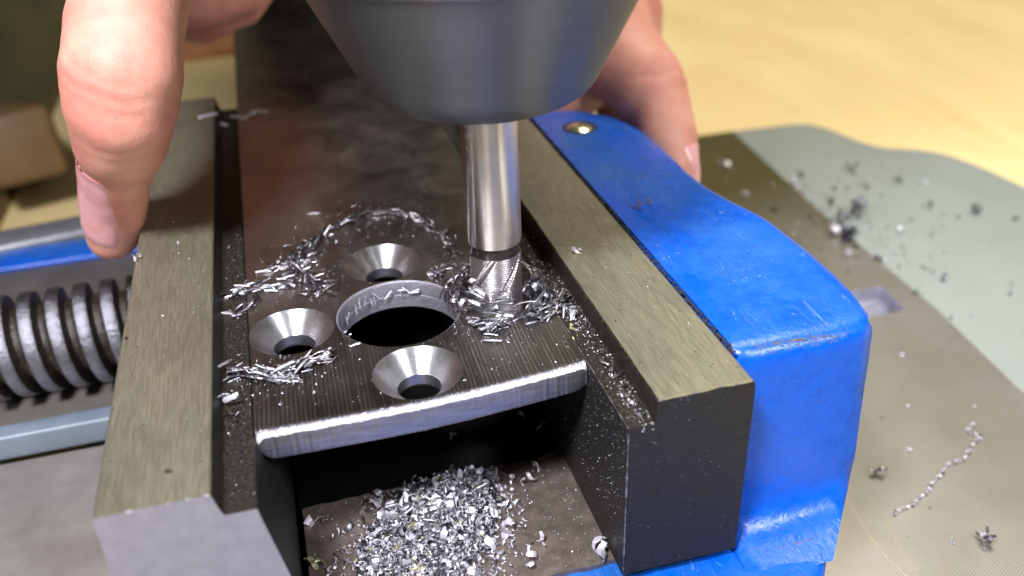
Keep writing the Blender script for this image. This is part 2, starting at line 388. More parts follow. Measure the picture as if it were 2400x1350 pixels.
# fixed jaw plate (right)
pr = [(82.8, H - .5), (82.3, H), (65.3, H), (65.0, H - .3), (65.05, .5), (65.0, 0), (60.4, 0), (60.0, -.4), (60.1, -3), (60.0, -34.9), (82.6, -34.9), (82.8, -34.4)]
bm = bmesh.new()
def chip_front(i, x, z): return .5 * max(0, fbm((x * .7 + 3, z * .35, 4), 1.0)) + .12 * fbm((x * 3, z * 3, 8), 1)
def dense(prof, step=1.2):
    out = []
    for i in range(len(prof)):
        a, b = Vector(prof[i]), Vector(prof[(i + 1) % len(prof)]); n = max(1, int((b - a).length / step))
        out += [(tuple(a.lerp(b, k / n)), i) for k in range(n)]
    return out
D = dense(pr); rings = []
ys = [0] + [LEN * (k / 90) ** 1.4 for k in range(1, 91)]
for k, y in enumerate(ys):
    r = []
    for (x, z), i in D:
        e = fbm((x * .9, y * .8, z * .5), 1.0); sh = .0
        if k == 0:
            yy = chip_front(i, x, z)
            if x < 61 and z < -1: x += .55 * max(0, fbm((z * .3, 2, 1), 1.2) + .25) 
            if z > H - .4: z -= .25 * abs(fbm((x * .8, 0, 3), 1))
            r.append((x, yy, z))
        else:
            if abs(x - 60) < .6 and z > -2: x += .22 * e; z -= .15 * abs(e)
            if abs(x - 65) < .4: x += .08 * e
            r.append((x, y, z))
    rings.append(r)
vs = [[bm.verts.new(p) for p in r] for r in rings]; m = len(D)
for a, b in zip(vs, vs[1:]):
    for i in range(m):
        j = (i + 1) % m; f = bm.faces.new((a[i], a[j], b[j], b[i])); f.material_index = 0 if D[i][1] in (0, 1) else (1 if D[i][1] in (2, 3, 4, 5, 6) else 2)
bm.faces.new(vs[0]).material_index = 2; bm.faces.new(vs[-1][::-1]).material_index = 2
fj = vb('jaw_plate', bm, [M_ground, M_ledge, M_black], 30)
fj['label'] = 'fixed jaw plate with brushed olive top and black front face'

def worn_edge(name, a, b, r, seed, mat, parent, n=90):
    bm = bmesh.new(); a, b = Vector(a), Vector(b); rings = []
    for k in range(n + 1):
        p = a.lerp(b, k / n); q = max(.02, r * (.45 + 1.3 * max(-.3, fbm((k * .13, seed, 0), 1.0)) + .5 * fbm((k * .6, seed, 4), 1)))
        d = (b - a).normalized(); u = d.orthogonal().normalized(); w = d.cross(u)
        rings.append([p + (u * cos(t_) + w * sin(t_)) * q for t_ in (0, pi / 2, pi, 3 * pi / 2)])
    loft(bm, rings); vb(name, bm, mat, 60, parent)
M_worn = mk_simple('worn_grey_edge', (.10, .10, .10), (.30, .29, .31), 1.2, .4, .5)
worn_edge('worn_edge', (60.05, .15, -1.2), (60.05, .1, -34.6), .22, 3, M_worn, V)
worn_edge('worn_edge', (65.1, .22, H - .12), (82.4, .22, H - .12), .20, 5, M_worn, V)
worn_edge('worn_edge', (60.3, .2, -.15), (64.9, .2, -.1), .26, 8, M_worn, V, 40)
worn_edge('worn_edge', (-22.2, .1, H - .1), (-6.2, .1, H - .1), .17, 11, mk_simple('bright_burr', (.5, .5, .55), (.75, .74, .8), 1.0, .35, .6), V)
worn_edge('worn_edge', (60.1, .4, -.25), (60.1, 60, -.25), .10, 14, M_worn, V, 200)
# blue casting of the fixed jaw
outl = [(83.2, 8.8), (92, 8.4), (104, 8.6), (112.5, 9.6), (115.6, 14), (117, 26), (117.5, 40), (117, 55), (114, 66), (111.8, 75), (111, 86), (111.8, 99), (111.6, 116), (108.5, 130), (100, 139), (92, 142), (83.2, 142)]
ol = dens2(smooth_poly([tuple(p) for p in dens2(outl, 5)], 1), 1.6)
def clampx(p): return Vector((max(p.x, 83.0), p.y))
def bring(z, d, dy=0):
    r = []
    for p0, p in zip(ol, inset(ol, d)):
        if p0.x < 83.6: p = Vector((83.2 + min(max(d, 0), .9), p.y))
        p = Vector((min(p.x, 117.4 - max(d, 0)), p.y))
        yy = p.y
        w = max(0, 1 - (yy - 8) / 40) if yy > 8 else 1
        r.append((p.x, yy - dy * w, z))
    return r
bm = bmesh.new()
prof = [(4.2, 6.0, 0), (4.2, 4.2, 0), (4.05, 2.8, 0), (3.4, 1.3, 0), (2.2, .35, 0), (.6, 0, 0)]
prof += [(.6 - k * 2.2, -.02 * k, .12 * k) for k in range(1, 15)]
prof += [(-31.8, -.6, 2.0), (-33.6, -1.2, 2.4), (-35.3, -2.4, 3.2), (-36.4, -4.2, 4.5), (-36.95, -6.5, 6), (-37.3, -8, 7)]
rings = [bring(z, d, dy) for z, d, dy in prof]
# lumpy cast surface
def lump(p, a): 
    return Vector(p) + Vector((fbm(p, .12), fbm((p[0] + 40, p[1], p[2]), .12), fbm((p[0], p[1] + 40, p[2]), .1))) * a
rings = [[tuple(lump(p, .32 if i > 3 else .18)) if p[0] > 83.6 else p for p in r] for i, r in enumerate(rings)]
for r_, rg in enumerate(rings):
    for q, p in enumerate(rg):
        lim = (113.2 + max(0, min(4, (p[1] - 12) * .2))) if p[1] > 9 or p[2] > -30 else 113.2 - (9 - p[1]) * .85
        if p[0] > lim: rg[q] = (lim, p[1], p[2])
vs = loft(bm, rings, False, False)
bm.faces.new(vs[0])
fc = vb('fixed_jaw_casting', bm, M_blue, 60)
# rust-stained chipped strip on the front top edge
_b = BVHTree.FromPolygons([v.co / S for v in fc.data.vertices], [p.vertices for p in fc.data.polygons])
bm = bmesh.new()
for k in range(190):
    x = random.uniform(88, 107); s_ = random.uniform(.06, .30) * (1.25 - abs(x - 97) / 13)
    h, n_, _, _ = _b.ray_cast(Vector((x, 12.3 + random.gauss(0, .45) - .03 * (x - 88), 12)), Vector((0, -.25, -1)).normalized())
    if h is None: continue
    if n_.z < 0: n_ = -n_
    u_ = n_.orthogonal().normalized(); w_ = n_.cross(u_); ex = Vector((1, 0, 0)) - n_ * n_.x; ex.normalize(); ey = n_.cross(ex)
    bm.faces.new([bm.verts.new(h + n_ * .03 + ex * cos(a) * s_ * random.uniform(1.0, 2.2) + ey * sin(a) * s_ * random.uniform(.4, .9)) for a in (0, 1.1, 2.0, 3.1, 4.0, 5.1)])
M_rust = mk_simple('rusty_chipped_paint', (.04, .045, .06), (.13, .115, .10), 1.2, .9); M_rust.node_tree.nodes['Principled BSDF'].inputs['Specular IOR Level'].default_value = .05
build('chipped_paint', bm, M_rust, fc, (0, 0, 0))['kind'] = 'stuff'
# oiler: recessed cup + ball on the top face
bm = bmesh.new(); revolve(bm, [(5.0, .02), (4.8, .25), (4.1, .25), (3.7, -.1)], 32); ol_ = vb('oiler', bm, M_blk, 40, V, (94.5, 122.7, VZ + 4.2))
bm = bmesh.new(); revolve(bm, [(.01, .95), (1.6, .85), (2.9, .5), (3.7, .05)], 32); build('oiler_ball', bm, M_brass, ol_)
# base casting with machined bed
bm = bmesh.new()
bo = dens2(smooth_poly([(4.2, -34), (60, -34), (76, -29), (87, -20), (96, -10), (103, -1), (109, 7), (113, 16), (113.2, 60), (113.2, 142), (4.2, 142), (4.2, 60)], 1), 2.5)
loft(bm, [[tuple(p) + (z,) for p in inset(bo, d)] for z, d in ((-37.1, 3.2), (-37.15, 2.2), (-37.5, 1.1), (-38.2, .35), (-39.2, 0), (-45, 0), (-52, 0), (-70, 0))])
vb('base_casting', bm, M_blue, 50)
bm = bmesh.new()
nx, ny = 40, 24; g = []
for j in range(ny + 1):
    row = []
    for i in range(nx + 1):
        x = 4 + 58 * i / nx; y0 = 5.2 + .5 * fbm((x, 1, 0), .5); y1 = 37.3 + (.6 if j == ny else 0) * fbm((x, 9, 0), .4)
        if x > 55 and j == ny: y1 += 1.5 * (x - 55) / 6
        y = y0 + (y1 - y0) * j / ny
        row.append(bm.verts.new((x, y, -36 + .06 * fbm((x, y, 3), .3))))
    g.append(row)
for j in range(ny):
    for i in range(nx): bm.faces.new((g[j][i], g[j][i + 1], g[j + 1][i + 1], g[j + 1][i]))
bd = [g[0][i] for i in range(nx + 1)] + [g[j][nx] for j in range(1, ny + 1)] + [g[ny][i] for i in range(nx - 1, -1, -1)] + [g[j][0] for j in range(ny - 1, 0, -1)]
lo = [bm.verts.new((v.co.x, v.co.y, -37.05)) for v in bd]
for i in range(len(bd)): bm.faces.new((bd[i], bd[(i + 1) % len(bd)], lo[(i + 1) % len(bd)], lo[i]))
vb('bed', bm, M_bed, 40)
# cavity walls coloured near black for the shade under the plate
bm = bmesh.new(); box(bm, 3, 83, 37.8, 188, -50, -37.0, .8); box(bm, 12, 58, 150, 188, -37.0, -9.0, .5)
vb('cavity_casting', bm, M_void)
bm = bmesh.new(); box(bm, 46.5, 51.0, 75, 150, -37, -14, .6); vb('guide_rod', bm, M_rail)
# left body, rail, screw
bm = bmesh.new(); box(bm, -260, 2.4, 93.4, 196, -50, -43.4, .5); vb('guide_body', bm, M_body)
bm = bmesh.new(); box(bm, -262, -22.6, 91.6, 97.5, -50, -42.9, 1.0, 3); vb('rail', bm, M_rail)
bm = bmesh.new(); box(bm, -262, -20, 184, 198.5, -44, -41.8, 1.0, 3); vb('painted_lip', bm, M_blue)
bm = bmesh.new(); box(bm, -262, -20, 199, 214, -47, -39.5, 3.5, 4)
for v in bm.verts: v.co.y -= .17 * (-50 - v.co.x) - 3; v.co.z += .012 * (-50 - v.co.x)
if 1: vb('far_bar', bm, M_barm)
bm = bmesh.new(); box(bm, -270, 2.0, -60, 91.4, -60, -50.1, 1.0); vb('side_slab', bm, M_slab)
# thread: square-ish helical profile
bm = bmesh.new()
pitch, R1, R0, x0, x1 = 6.4, 13.2, 9.6, -110, -20
NT_ = 72; fr = [0, .03, .07, .42, .50, .56, .62, .70, .80, .90, .96]
def rad(f):
    f %= 1
    pts = [(0, R1 - .35), (.03, R1 - .08), (.07, R1), (.42, R1), (.50, R1 - .35), (.56, R0 + .9), (.62, R0 + .1), (.70, R0), (.80, R0), (.90, R0 + .4), (.96, R1 - 1.1), (1, R1 - .35)]
    for (a, ra), (b, rb) in zip(pts, pts[1:]):
        if a <= f <= b: return ra + (rb - ra) * (f - a) / (b - a)
cols = []
npit = int((x1 - x0) / pitch)
for p in range(npit):
    for f in fr:
        ring = []
        for k in range(NT_):
            th = 2 * pi * k / NT_
            ring.append(bm.verts.new((x0 + (p + f + k / NT_) * pitch, rad(f) * cos(th), rad(f) * sin(th))))
        cols.append((ring, f))
for (a, fa), (b, fb) in zip(cols, cols[1:]):
    for k in range(NT_ - 1):
        bm.faces.new((a[k], a[k + 1], b[k + 1], b[k])).material_index = 1 if .50 <= fa < .96 else 0
# close the seam by linking turn p to p+1
nf = len(fr)
for i in range(len(cols) - nf - 1):
    a, fa = cols[i]; b, _ = cols[i + 1]; a2, _ = cols[i + nf]; b2, _ = cols[i + 1 + nf]
    bm.faces.new((a[NT_ - 1], a2[0], b2[0], b[NT_ - 1])).material_index = 1 if .50 <= fa < .96 else 0
for v in bm.verts:
    r = math.hypot(v.co.y, v.co.z)
    if r < R1 - .5: v.co += Vector((0, v.co.y, v.co.z)) / r * .35 * fbm(v.co, .8)
sc_ = vb('lead_screw', bm, [M_screw, M_grease], 40, V, (0, 110, VZ - 28.4))
# dirt packed in the groove between jaw plate and casting
bm = bmesh.new()
for k in range(800):
    y = 9 + 120 * random.random() ** 1.4; c0 = Vector((83.2 + random.gauss(0, .28), y, 4.25 + random.random() * .25)); s_ = random.uniform(.05, .26)
    r = bmesh.ops.create_icosphere(bm, subdivisions=1, radius=s_)
    for v in r['verts']: v.co = Vector((v.co.x * .8, v.co.y * random.uniform(1, 2), v.co.z * .5)) + c0
vb('seam_grime', bm, M_blk)['kind'] = 'stuff'

# ------------------------------------------------------------------ workpiece: steel plate with countersunk holes
PC = (29.7, 48.7); TH = 6.2; YF, YB = 20.0, 372.0
P = empty('steel_plate', 'long dark milled steel plate with a large bore and countersunk holes, clamped between the jaws', 'steel plate', (PC[0], PC[1], -TH))
holes = [((0, 0), 12.6), ((21.6, 0), 8.3), ((0, 21.6), 8.6), ((-21.4, -.3), 8.3), ((-.1, -21.6), 8.3)]
bm = bmesh.new(); NC = 96
X0, X1 = .15 - PC[0], 59.85 - PC[0]; yb = YB - PC[1]
nfr = 150
def yfront(x): 
    k = [(0, 17.8), (8, 17.5), (15, 17.3), (22, 17.15), (29, 17.15), (37, 17.5), (45, 18.15), (53, 18.9), (57, 19.4), (60, 20.0)]; X = x + PC[0]
    for (a, ya), (b, yb_) in zip(k, k[1:]):
        if X <= b or b == 60:
            y = ya + (yb_ - ya) * (X - a) / (b - a); break
    return y - PC[1] + .08 * fbm((x, 0, 0), 1.4) + .04 * fbm((x, 3, 0), 5)
fx = [X0 + (X1 - X0) * k / nfr for k in range(nfr + 1)]
outer = [(x, yfront(x) + 1.15 + .14 * fbm((x, 1, 5), 3.0)) for x in fx] + [(X1, y - PC[1]) for y in range(30, 370, 12)] + [(X1, yb), (X0, yb)] + [(X0, y - PC[1]) for y in range(366, 26, -12)]
vo, eo = ring2(bm, outer, TH)
edges = list(eo); circ = []
for (c, r) in holes:
    vs_, es_ = ring2(bm, [(c[0] + r * cos(2 * pi * k / NC), c[1] + r * sin(2 * pi * k / NC)) for k in range(NC)], TH)
    edges += es_; circ.append(vs_)
bmesh.ops.triangle_fill(bm, use_beauty=True, edges=edges)
# side walls and bottom rim
lo = [bm.verts.new((v.co.x, v.co.y - (.6 if i <= nfr else 0), 0.0)) for i, v in enumerate(vo)]
for i in range(nfr + 1, len(vo)):
    j = (i + 1) % len(vo); bm.faces.new((vo[i], vo[j], lo[j], lo[i]))
i = nfr; bm.faces.new((vo[i], vo[i + 1], lo[i + 1], lo[i]))
build('plate_body', bm, M_plate, P, (0, 0, 0), 30)
# bottom face as its own thin sheet with the holes left open
bm = bmesh.new()
v_, e_ = ring2(bm, [(X0, 18.6 - PC[1]), (30 - PC[0], 17.9 - PC[1]), (X1, 20.8 - PC[1]), (X1, yb), (X0, yb)], .05); ee = list(e_)
for (c, r) in holes:
    rr = r - .5 if r > 10 else 4.1
    vs_, es_ = ring2(bm, [(c[0] + rr * cos(2 * pi * k / 48), c[1] + rr * sin(2 * pi * k / 48)) for k in range(48)], .05); ee += es_
bmesh.ops.triangle_fill(bm, use_beauty=True, edges=ee)
build('plate_underside', bm, M_black, P)
# front: filed bright burr edge, then the sawn face, both following yfront
NF = 900
def edge_row(k):
    x = X0 + (X1 - X0) * k / NF; yf = yfront(x); u = (x - X0) / (X1 - X0)
    w = 1.0 + .22 * fbm((x, 7, 0), .5) + .10 * fbm((x, 7, 0), 2.5)
    tooth = .38 * (((x + .5 * fbm((x, 5, 5), 1)) / .62) % 1) * (.7 + .6 * fbm((x, 3, 3), .6)); j2 = .16 * fbm((x, 2, 0), 4)
    cr = 1.6 * max(0, (.03 - u) / .03) ** 2 + .7 * max(0, (u - .985) / .015)
    return x, yf, w, tooth, j2, cr
A_r = []; B_r = []
for k in range(NF + 1):
    x, yf, w, tooth, j2, cr = edge_row(k)
    A_r.append([(x, yf + 1.35 + tooth, TH + .02), (x + .1, yf + .72 * w + tooth * .7, TH - .22 + j2 - cr * .4)])
    B_r.append([(x + .1, yf + .72 * w + tooth * .7, TH - .22 + j2 - cr * .4), (x, yf + .5, TH - .42 * w + j2 - cr * .8), (x, yf + .06, TH - 1.0 * w + j2 - cr)])
bm = bmesh.new(); loft(bm, [[r[i] for r in A_r] for i in range(2)], False, False, False); build('burr_strip', bm, mk_bright('filed_burr', (.24, .23, .26), .5, .3, (3, .6, .6), 1.1, .7), P, (0, 0, 0), 15)
bm = bmesh.new(); loft(bm, [[r[i] for r in B_r] for i in range(3)], False, False, False); build('filed_edge', bm, M_edge, P, (0, 0, 0), 25)
bm = bmesh.new(); rows = []
for k in range(0, NF + 1, 3):
    x, yf, w, tooth, j2, cr = edge_row(k); u = (x - X0) / (X1 - X0)
    cut = 1.9 * max(0, (.04 - u) / .04) ** 1.5 + .8 * max(0, (u - .975) / .025)
    rows.append([(x, yf + .06, TH - 1.0 * w + j2 - cr), (x, yf - .03 + .10 * fbm((x, 4, 1), .8), max(TH - 3 + .2 * fbm((x, 0, 0), .2) - cr * .5, .8 + cut)), (x, yf + .03, .75 + cut), (x, yf + .25, .3 + cut), (x, yf + .9, .03 + cut)])
loft(bm, [[r[i] for r in rows] for i in range(5)], False, False, False)
build('front_face', bm, M_front, P, (0, 0, 0), 45)
bm = bmesh.new(); rb_ = random.Random(31)      # torn burrs along the filed edge
for k in range(520):
    x, yf, w, tooth, j2, cr = edge_row(rb_.randint(8, NF - 8)); L_ = rb_.uniform(.25, .75); a_ = rb_.gauss(.35, .25); h_ = rb_.uniform(.04, .16)
    b0 = Vector((x, yf + rb_.uniform(.35, .9), TH - .25 * rb_.random())); d_ = Vector((sin(a_), cos(a_), rb_.uniform(.0, .35))) * L_; wd = Vector((rb_.uniform(.05, .13), 0, 0))
    v_ = [bm.verts.new(p) for p in (b0 - wd, b0 + wd, b0 + d_, b0 + d_ * .35 + Vector((0, 0, h_)))]
    for t_ in ((0, 1, 3), (1, 2, 3), (0, 3, 2), (0, 2, 1)): bm.faces.new([v_[q] for q in t_])
build('burr', bm, M_chip, P, flat=True)['kind'] = 'stuff'
# large bore
bm = bmesh.new(); revolve(bm, [(12.6, 0), (12.25, -.25), (12.1, -.7), (12.1, -3.2), (12.0, -3.4), (12.0, -6.2)], 128)
b_ = build('bore', bm, M_bore, P, (0, 0, TH), 25); b_['label'] = 'large central through bore'
for n_, (c, r) in enumerate(holes[1:]):
    bm = bmesh.new()
    pf = [(r, 0)] + [(r - .06 - (r - 4.15) * k / 10 , -.05 - 3.55 * k / 10) for k in range(11)]
    revolve(bm, pf, 128)
    cs = build('countersink', bm, M_cone, P, (c[0], c[1], TH), 40)
    bm = bmesh.new(); NB = 96
    rings = [[(4.1 * cos(2 * pi * k / NB), 4.1 * sin(2 * pi * k / NB), z) for k in range(NB)] for z in (-3.6, -3.9)]
    rings.append([(4.05 * cos(2 * pi * k / NB), 4.05 * sin(2 * pi * k / NB), -5.75 + .25 * fbm((cos(2 * pi * k / NB) * 2, sin(2 * pi * k / NB) * 2, n_), 1.5)) for k in range(NB)])
    rings.append([(4.3 * cos(2 * pi * k / NB), 4.3 * sin(2 * pi * k / NB), -6.2) for k in range(NB)])
    loft(bm, rings, False, False)
    build('bolt_hole', bm, M_bolt, cs, (0, 0, 0), 25)

# ------------------------------------------------------------------ end mill and collet
MX, MY = 50.4, 48.7
E_ = empty('end_mill', 'polished steel end mill cutting the right hand hole of the plate', 'end mill', (MX, MY, -3.2))
r0 = 5.45
bm = bmesh.new(); revolve(bm, [(4.7, 16.2), (r0 - .12, 16.3), (r0, 16.8), (r0, 58)], 96, cap0=True, cap1=True); build('shank', bm, M_shank, E_, (0, 0, 0), 30)
bm = bmesh.new(); revolve(bm, [(4.75, 13.6), (4.95, 13.9), (4.95, 15.6), (4.7, 16.1), (4.2, 16.3)], 72); build('neck', bm, M_neck, E_, (0, 0, 0), 30)
# fluted head: 6 shallow helical flutes with fine chip-breaker serrations
bm = bmesh.new(); NA = 180; rings = []
NZ = 260
for k in range(NZ + 1):
    z = 13.8 * k / NZ; r = []
    ser = .10 * abs(((z / .46) % 1) * 2 - 1) if z > 5.2 else 0
    for a in range(NA):
        th = 2 * pi * a / NA; ph = ((th - z * .12) / (2 * pi / 5)) % 1
        g_ = 0
        if ph < .26: g_ = 1.0 * sin(pi * ph / .26) ** .7
        rr = 5.35 - g_ * .36 - ser - (.15 * ph)
        r.append((rr * cos(th), rr * sin(th), z))
    rings.append(r)
loft(bm, rings, True, True)
build('cutting_head', bm, M_flute, E_, (0, 0, 0), 30)
# etched marking on the shank, reading along the axis
def bent_text(body, size, zc, ang, name):
    cu = bpy.data.curves.new('t', 'FONT'); cu.body = body; cu.size = size; cu.extrude = 0
    to = bpy.data.objects.new('t', cu); COL.objects.link(to)
    dg = bpy.context.evaluated_depsgraph_get(); me = bpy.data.meshes.new_from_object(to.evaluated_get(dg)); bpy.data.objects.remove(to)
    bm = bmesh.new(); bm.from_mesh(me); bmesh.ops.subdivide_edges(bm, edges=bm.edges, cuts=2)
    for v in bm.verts:
        th = ang + v.co.y / r0; z = zc - v.co.x
        v.co = Vector(((r0 + .012) * cos(th), (r0 + .012) * sin(th), z))
    build(name, bm, M_blk, E_, (0, 0, 0), 30)
bent_text('III  III  HF', 1.75, 41.2, radians(196), 'marking')

C_ = empty('collet_chuck', 'dark satin conical collet nut gripping the end mill', 'collet chuck', (MX - .9, MY, 42.9))
bm = bmesh.new()
revolve(bm, [(5.5, .2), (13.5, 0), (16.2, .35), (18.2, 1.2), (19.9, 2.5), (21.1, 4.0), (22.0, 5.8), (31.2, 24.2)], 128)
build('nut_body', bm, M_collet, C_, (0, 0, 0), 40)
bm = bmesh.new(); revolve(bm, [(31.2, 24.2), (31.9, 24.7), (32.2, 25.6), (32.2, 30), (32.2, 48), (24, 52)], 128, cap1=True); build('nut_collar', bm, M_collar, C_, (0, 0, 0), 30)
MM = empty('unseen_milling_machine', 'unseen dark machine spindle, head and column, added to darken the far plate', 'milling machine', (MX, 520, -95))
bm = bmesh.new(); revolve(bm, [(26, 0), (26, 80)], 64, (0, MY - 520), True, True); build('spindle', bm, M_dark, MM, (0, 0, 188))
bm = bmesh.new(); box(bm, -46, 62, -132, 20, 0, 700, 8, 3); build('column', bm, M_dark, MM)  # out of view, added so the far plate reflects something dark
bm = bmesh.new(); box(bm, -125, 80, -485, 100, 262, 560, 20, 3); build('head', bm, M_dark, MM)  # out of view, sized to block the work lamp from far plate and finger

# ------------------------------------------------------------------ person: two hands
def limb_mesh(chains, voxel=.8, smooth=6):
    bm = bmesh.new()
    for pts in chains:
        P_ = [(Vector(p[:3]), p[3]) for p in pts]
        for (a, ra), (b, rb) in zip(P_, P_[1:]):
            n = max(2, int((b - a).length / (min(ra, rb) * .3)))
            for k in range(n + 1):
                u = k / n; u2 = u * u * (3 - 2 * u)
                r = ra + (rb - ra) * u2
                q = bmesh.ops.create_icosphere(bm, subdivisions=3, radius=r)
                bmesh.ops.translate(bm, verts=q['verts'], vec=a.lerp(b, u))
    bmesh.ops.scale(bm, vec=(S, S, S), verts=bm.verts)
    me = bpy.data.meshes.new('h'); bm.to_mesh(me); bm.free()
    o = bpy.data.objects.new('h', me); COL.objects.link(o)
    r = o.modifiers.new('r', 'REMESH'); r.mode = 'VOXEL'; r.voxel_size = voxel * S
    s_ = o.modifiers.new('s', 'SMOOTH'); s_.factor = .6; s_.iterations = smooth
    dg = bpy.context.evaluated_depsgraph_get(); out_ = bpy.data.meshes.new_from_object(o.evaluated_get(dg))
    bpy.data.objects.remove(o)
    return out_
def crease(me, items):
    """items: (centre, axis, depth, width, reach): a groove across the finger"""
    n = len(me.vertices); import numpy as np
    co = np.empty(n * 3); no = np.empty(n * 3); me.vertices.foreach_get('co', co); me.vertex_normals.foreach_get('vector', no)
    co = co.reshape(-1, 3) / S; no = no.reshape(-1, 3); out_ = co.copy()
    for (ce, ax, d, w, rch) in items:
        q = co - np.array(ce); a = np.array(ax); s_ = q @ a + .45 * np.sin(co[:, 0] * .5 + co[:, 1] * .3) + .25 * np.sin(co[:, 1] * 1.3)
        r2 = np.maximum(0, np.linalg.norm(q - np.outer(s_, a), axis=1) / rch)
        out_ -= no * (d * np.exp(-(s_ / w) ** 2) * np.clip(2.2 - 2.2 * r2, 0, 1))[:, None]
    out_ += no * (.25 * np.sin(co[:, 0] * .35 + 1) * np.sin(co[:, 2] * .3) * np.sin(co[:, 1] * .28 + 2))[:, None]
    me.vertices.foreach_set('co', (out_ * S).ravel()); me.update()
PR = empty('person', 'two bare hands of a person steadying the plate and vise from both sides', 'person', (0, 250, 0))
def hand(chains, vox, creases, sm=6):
    me = limb_mesh(chains, vox, sm); me.update()
    crease(me, creases)
    me.transform(Matrix.Translation(Vector((0, -250, 0)) * S))
    me.materials.clear(); me.materials.append(M_skin); me.shade_smooth()
    return me
th = [(-29.4, 101, 2.4, 6.3), (-28.4, 100, 6.5, 7.1), (-26.8, 98.2, 11, 7.5), (-24.6, 94.5, 18, 7.7), (-22.2, 90.5, 24.0, 8.1), (-19.0, 85.0, 32.0, 9.9), (-17.2, 82.0, 38.5, 11.1), (-15.4, 82.5, 45, 11.7), (-13.8, 88.5, 51.5, 11.4), (-11.6, 101, 57.5, 11.6), (-11.0, 118, 62, 13), (-10, 145, 68, 16), (-12, 185, 74, 24)]
palmL = [(-12, 185, 74, 24), (-20, 215, 78, 26), (-20, 260, 90, 30), (-10, 340, 120, 30)]
idx = [(-40, 200, 66, 14), (-22, 196, 52, 13), (-6, 203, 36, 12.5), (8, 211, 36, 11.5), (20, 219, 44, 10), (28, 226, 56, 9)]
mid_ = [(-40, 225, 60, 13), (-26, 214, 38, 11), (-8, 219, 24, 10), (6, 225, 26, 9), (16, 232, 34, 8)]
edge = [(-20, 215, 78, 22), (-48, 200, 66, 12), (-56, 196, 56, 11)]
ax = Vector((.25, -.35, .9)).normalized()
meL = hand([th, palmL, idx, mid_, edge], .9, [((-20, 72, 44), ax, .28, .6, 12), ((-20, 72, 47.5), ax, .22, .6, 11), ((-19, 72, 41), ax, .2, .5, 10)])
hl = link('hand', meL, PR); hl['label'] = 'hand pressing its thumb against the movable jaw'
A_ = [(138, 205, 34, 17), (118, 168, 24, 14.5), (114, 147, 17, 13.8), (118.2, 134, 11, 12.2), (120, 126, 5, 9.8), (119.6, 120, -.5, 9.3), (119.2, 113, -8, 7.8), (118.8, 109, -14, 6.4)]
A1 = [(138, 205, 34, 18), (114, 172, 20, 16), (103, 158, 8, 14.5), (94, 155, 5, 13)]
B_ = [(146, 262, 70, 24), (138, 222, 55, 17), (131, 192, 36, 14.5), (128, 176, 20, 13.5), (124, 165, 4, 12.5), (123, 155, -8, 10)]
P3 = [(146, 262, 70, 24), (150, 330, 110, 30), (160, 420, 150, 32)]
meR = hand([A_, A1, B_, P3], .9, [((122, 128, 14), Vector((0, .5, .86)).normalized(), .3, .8, 14)])
hr = link('hand', meR, PR); hr['label'] = 'hand curled around the back of the blue casting'
def nail(me, centre, normal, along, w, l, lift, parent):
    """curved plate projected on the finger"""
    bvh = BVHTree.FromPolygons([v.co / S for v in me.vertices], [p.vertices for p in me.polygons])
    n = Vector(normal).normalized(); a = Vector(along); a = (a - n * a.dot(n)).normalized(); s_ = n.cross(a)
    c = Vector(centre) - Vector((0, 250, 0)); bm = bmesh.new(); G = []
    NU, NV = 22, 30
    for i in range(NU + 1):
        row = []
        for j in range(NV + 1):
            u = -1 + 2 * i / NU; v = -1 + 2 * j / NV
            vv = v * l; uu = u * w * (1 - .12 * max(0, v) ** 3) * (1 - .18 * max(0, -v) ** 4)
            vv += l * .12 * (1 - u * u) * (1 if v > 0 else -1) * abs(v)
            o = c + a * vv + s_ * uu + n * 14
            h, nn, _, _ = bvh.ray_cast(o, -n)
            if h is None: h = o - n * 14
            e = min(1, (1 - abs(u)) * 5, (1 + v) * 2.2, (1 - v) * 6 + .35)
            row.append(bm.verts.new(h + n * (-.8 + (lift + .45) * e)))
        G.append(row)
    for i in range(NU):
        for j in range(NV): bm.faces.new((G[i][j], G[i + 1][j], G[i + 1][j + 1], G[i][j + 1]))
    return build('nail', bm, M_nail, parent, (0, 0, 0), 60)
nail(meL, (-25.6, 95.6, 15.0), (-.37, -.80, .36), (-.24, .35, -.9), 5.4, 13.0, .75, hl)
nail(meR, (122, 111, -6), (.75, -.6, .2), (0, -.3, -.9), 4.2, 7.0, .7, hr)

# ------------------------------------------------------------------ chips
def sliver_mesh(L_, w, curl, mat, seed, tw=0.0):
    rnd = random.Random(seed); bm = bmesh.new(); n = 6; rings = []
    for k in range(n + 1):
        u = k / n; x = (u - .5) * L_; z = curl * (1 - (2 * u - 1) ** 2) * .5
        ww = w * (1 - .25 * abs(2 * u - 1) ** 3) * rnd.uniform(.9, 1.08); t_ = .22 * w; a0 = tw * (u - .5)
        r = []
        for (yy, zz) in ((-.5, 0), (-.25, .26), (.25, .26), (.5, 0), (.3, -.1), (-.3, -.1)):
            yy, zz = yy * ww, zz * w * 1.1
            r.append((x + rnd.uniform(-.03, .03), yy * cos(a0) - zz * sin(a0), z + yy * sin(a0) + zz * cos(a0)))
        rings.append(r)
    loft(bm, rings)
    return mesh_from(bm, mat, 25)
SL = [sliver_mesh(random.uniform(1.5, 4.1), random.uniform(.45, .95), random.uniform(.05, .5), M_chipd if k % 5 in (0, 2) else M_chip, k, random.uniform(-.6, .6)) for k in range(14)]
SLF = [sliver_mesh(random.uniform(2.6, 4.4), random.uniform(.5, .8), .1, M_flake, 50 + k, .2) for k in range(4)]
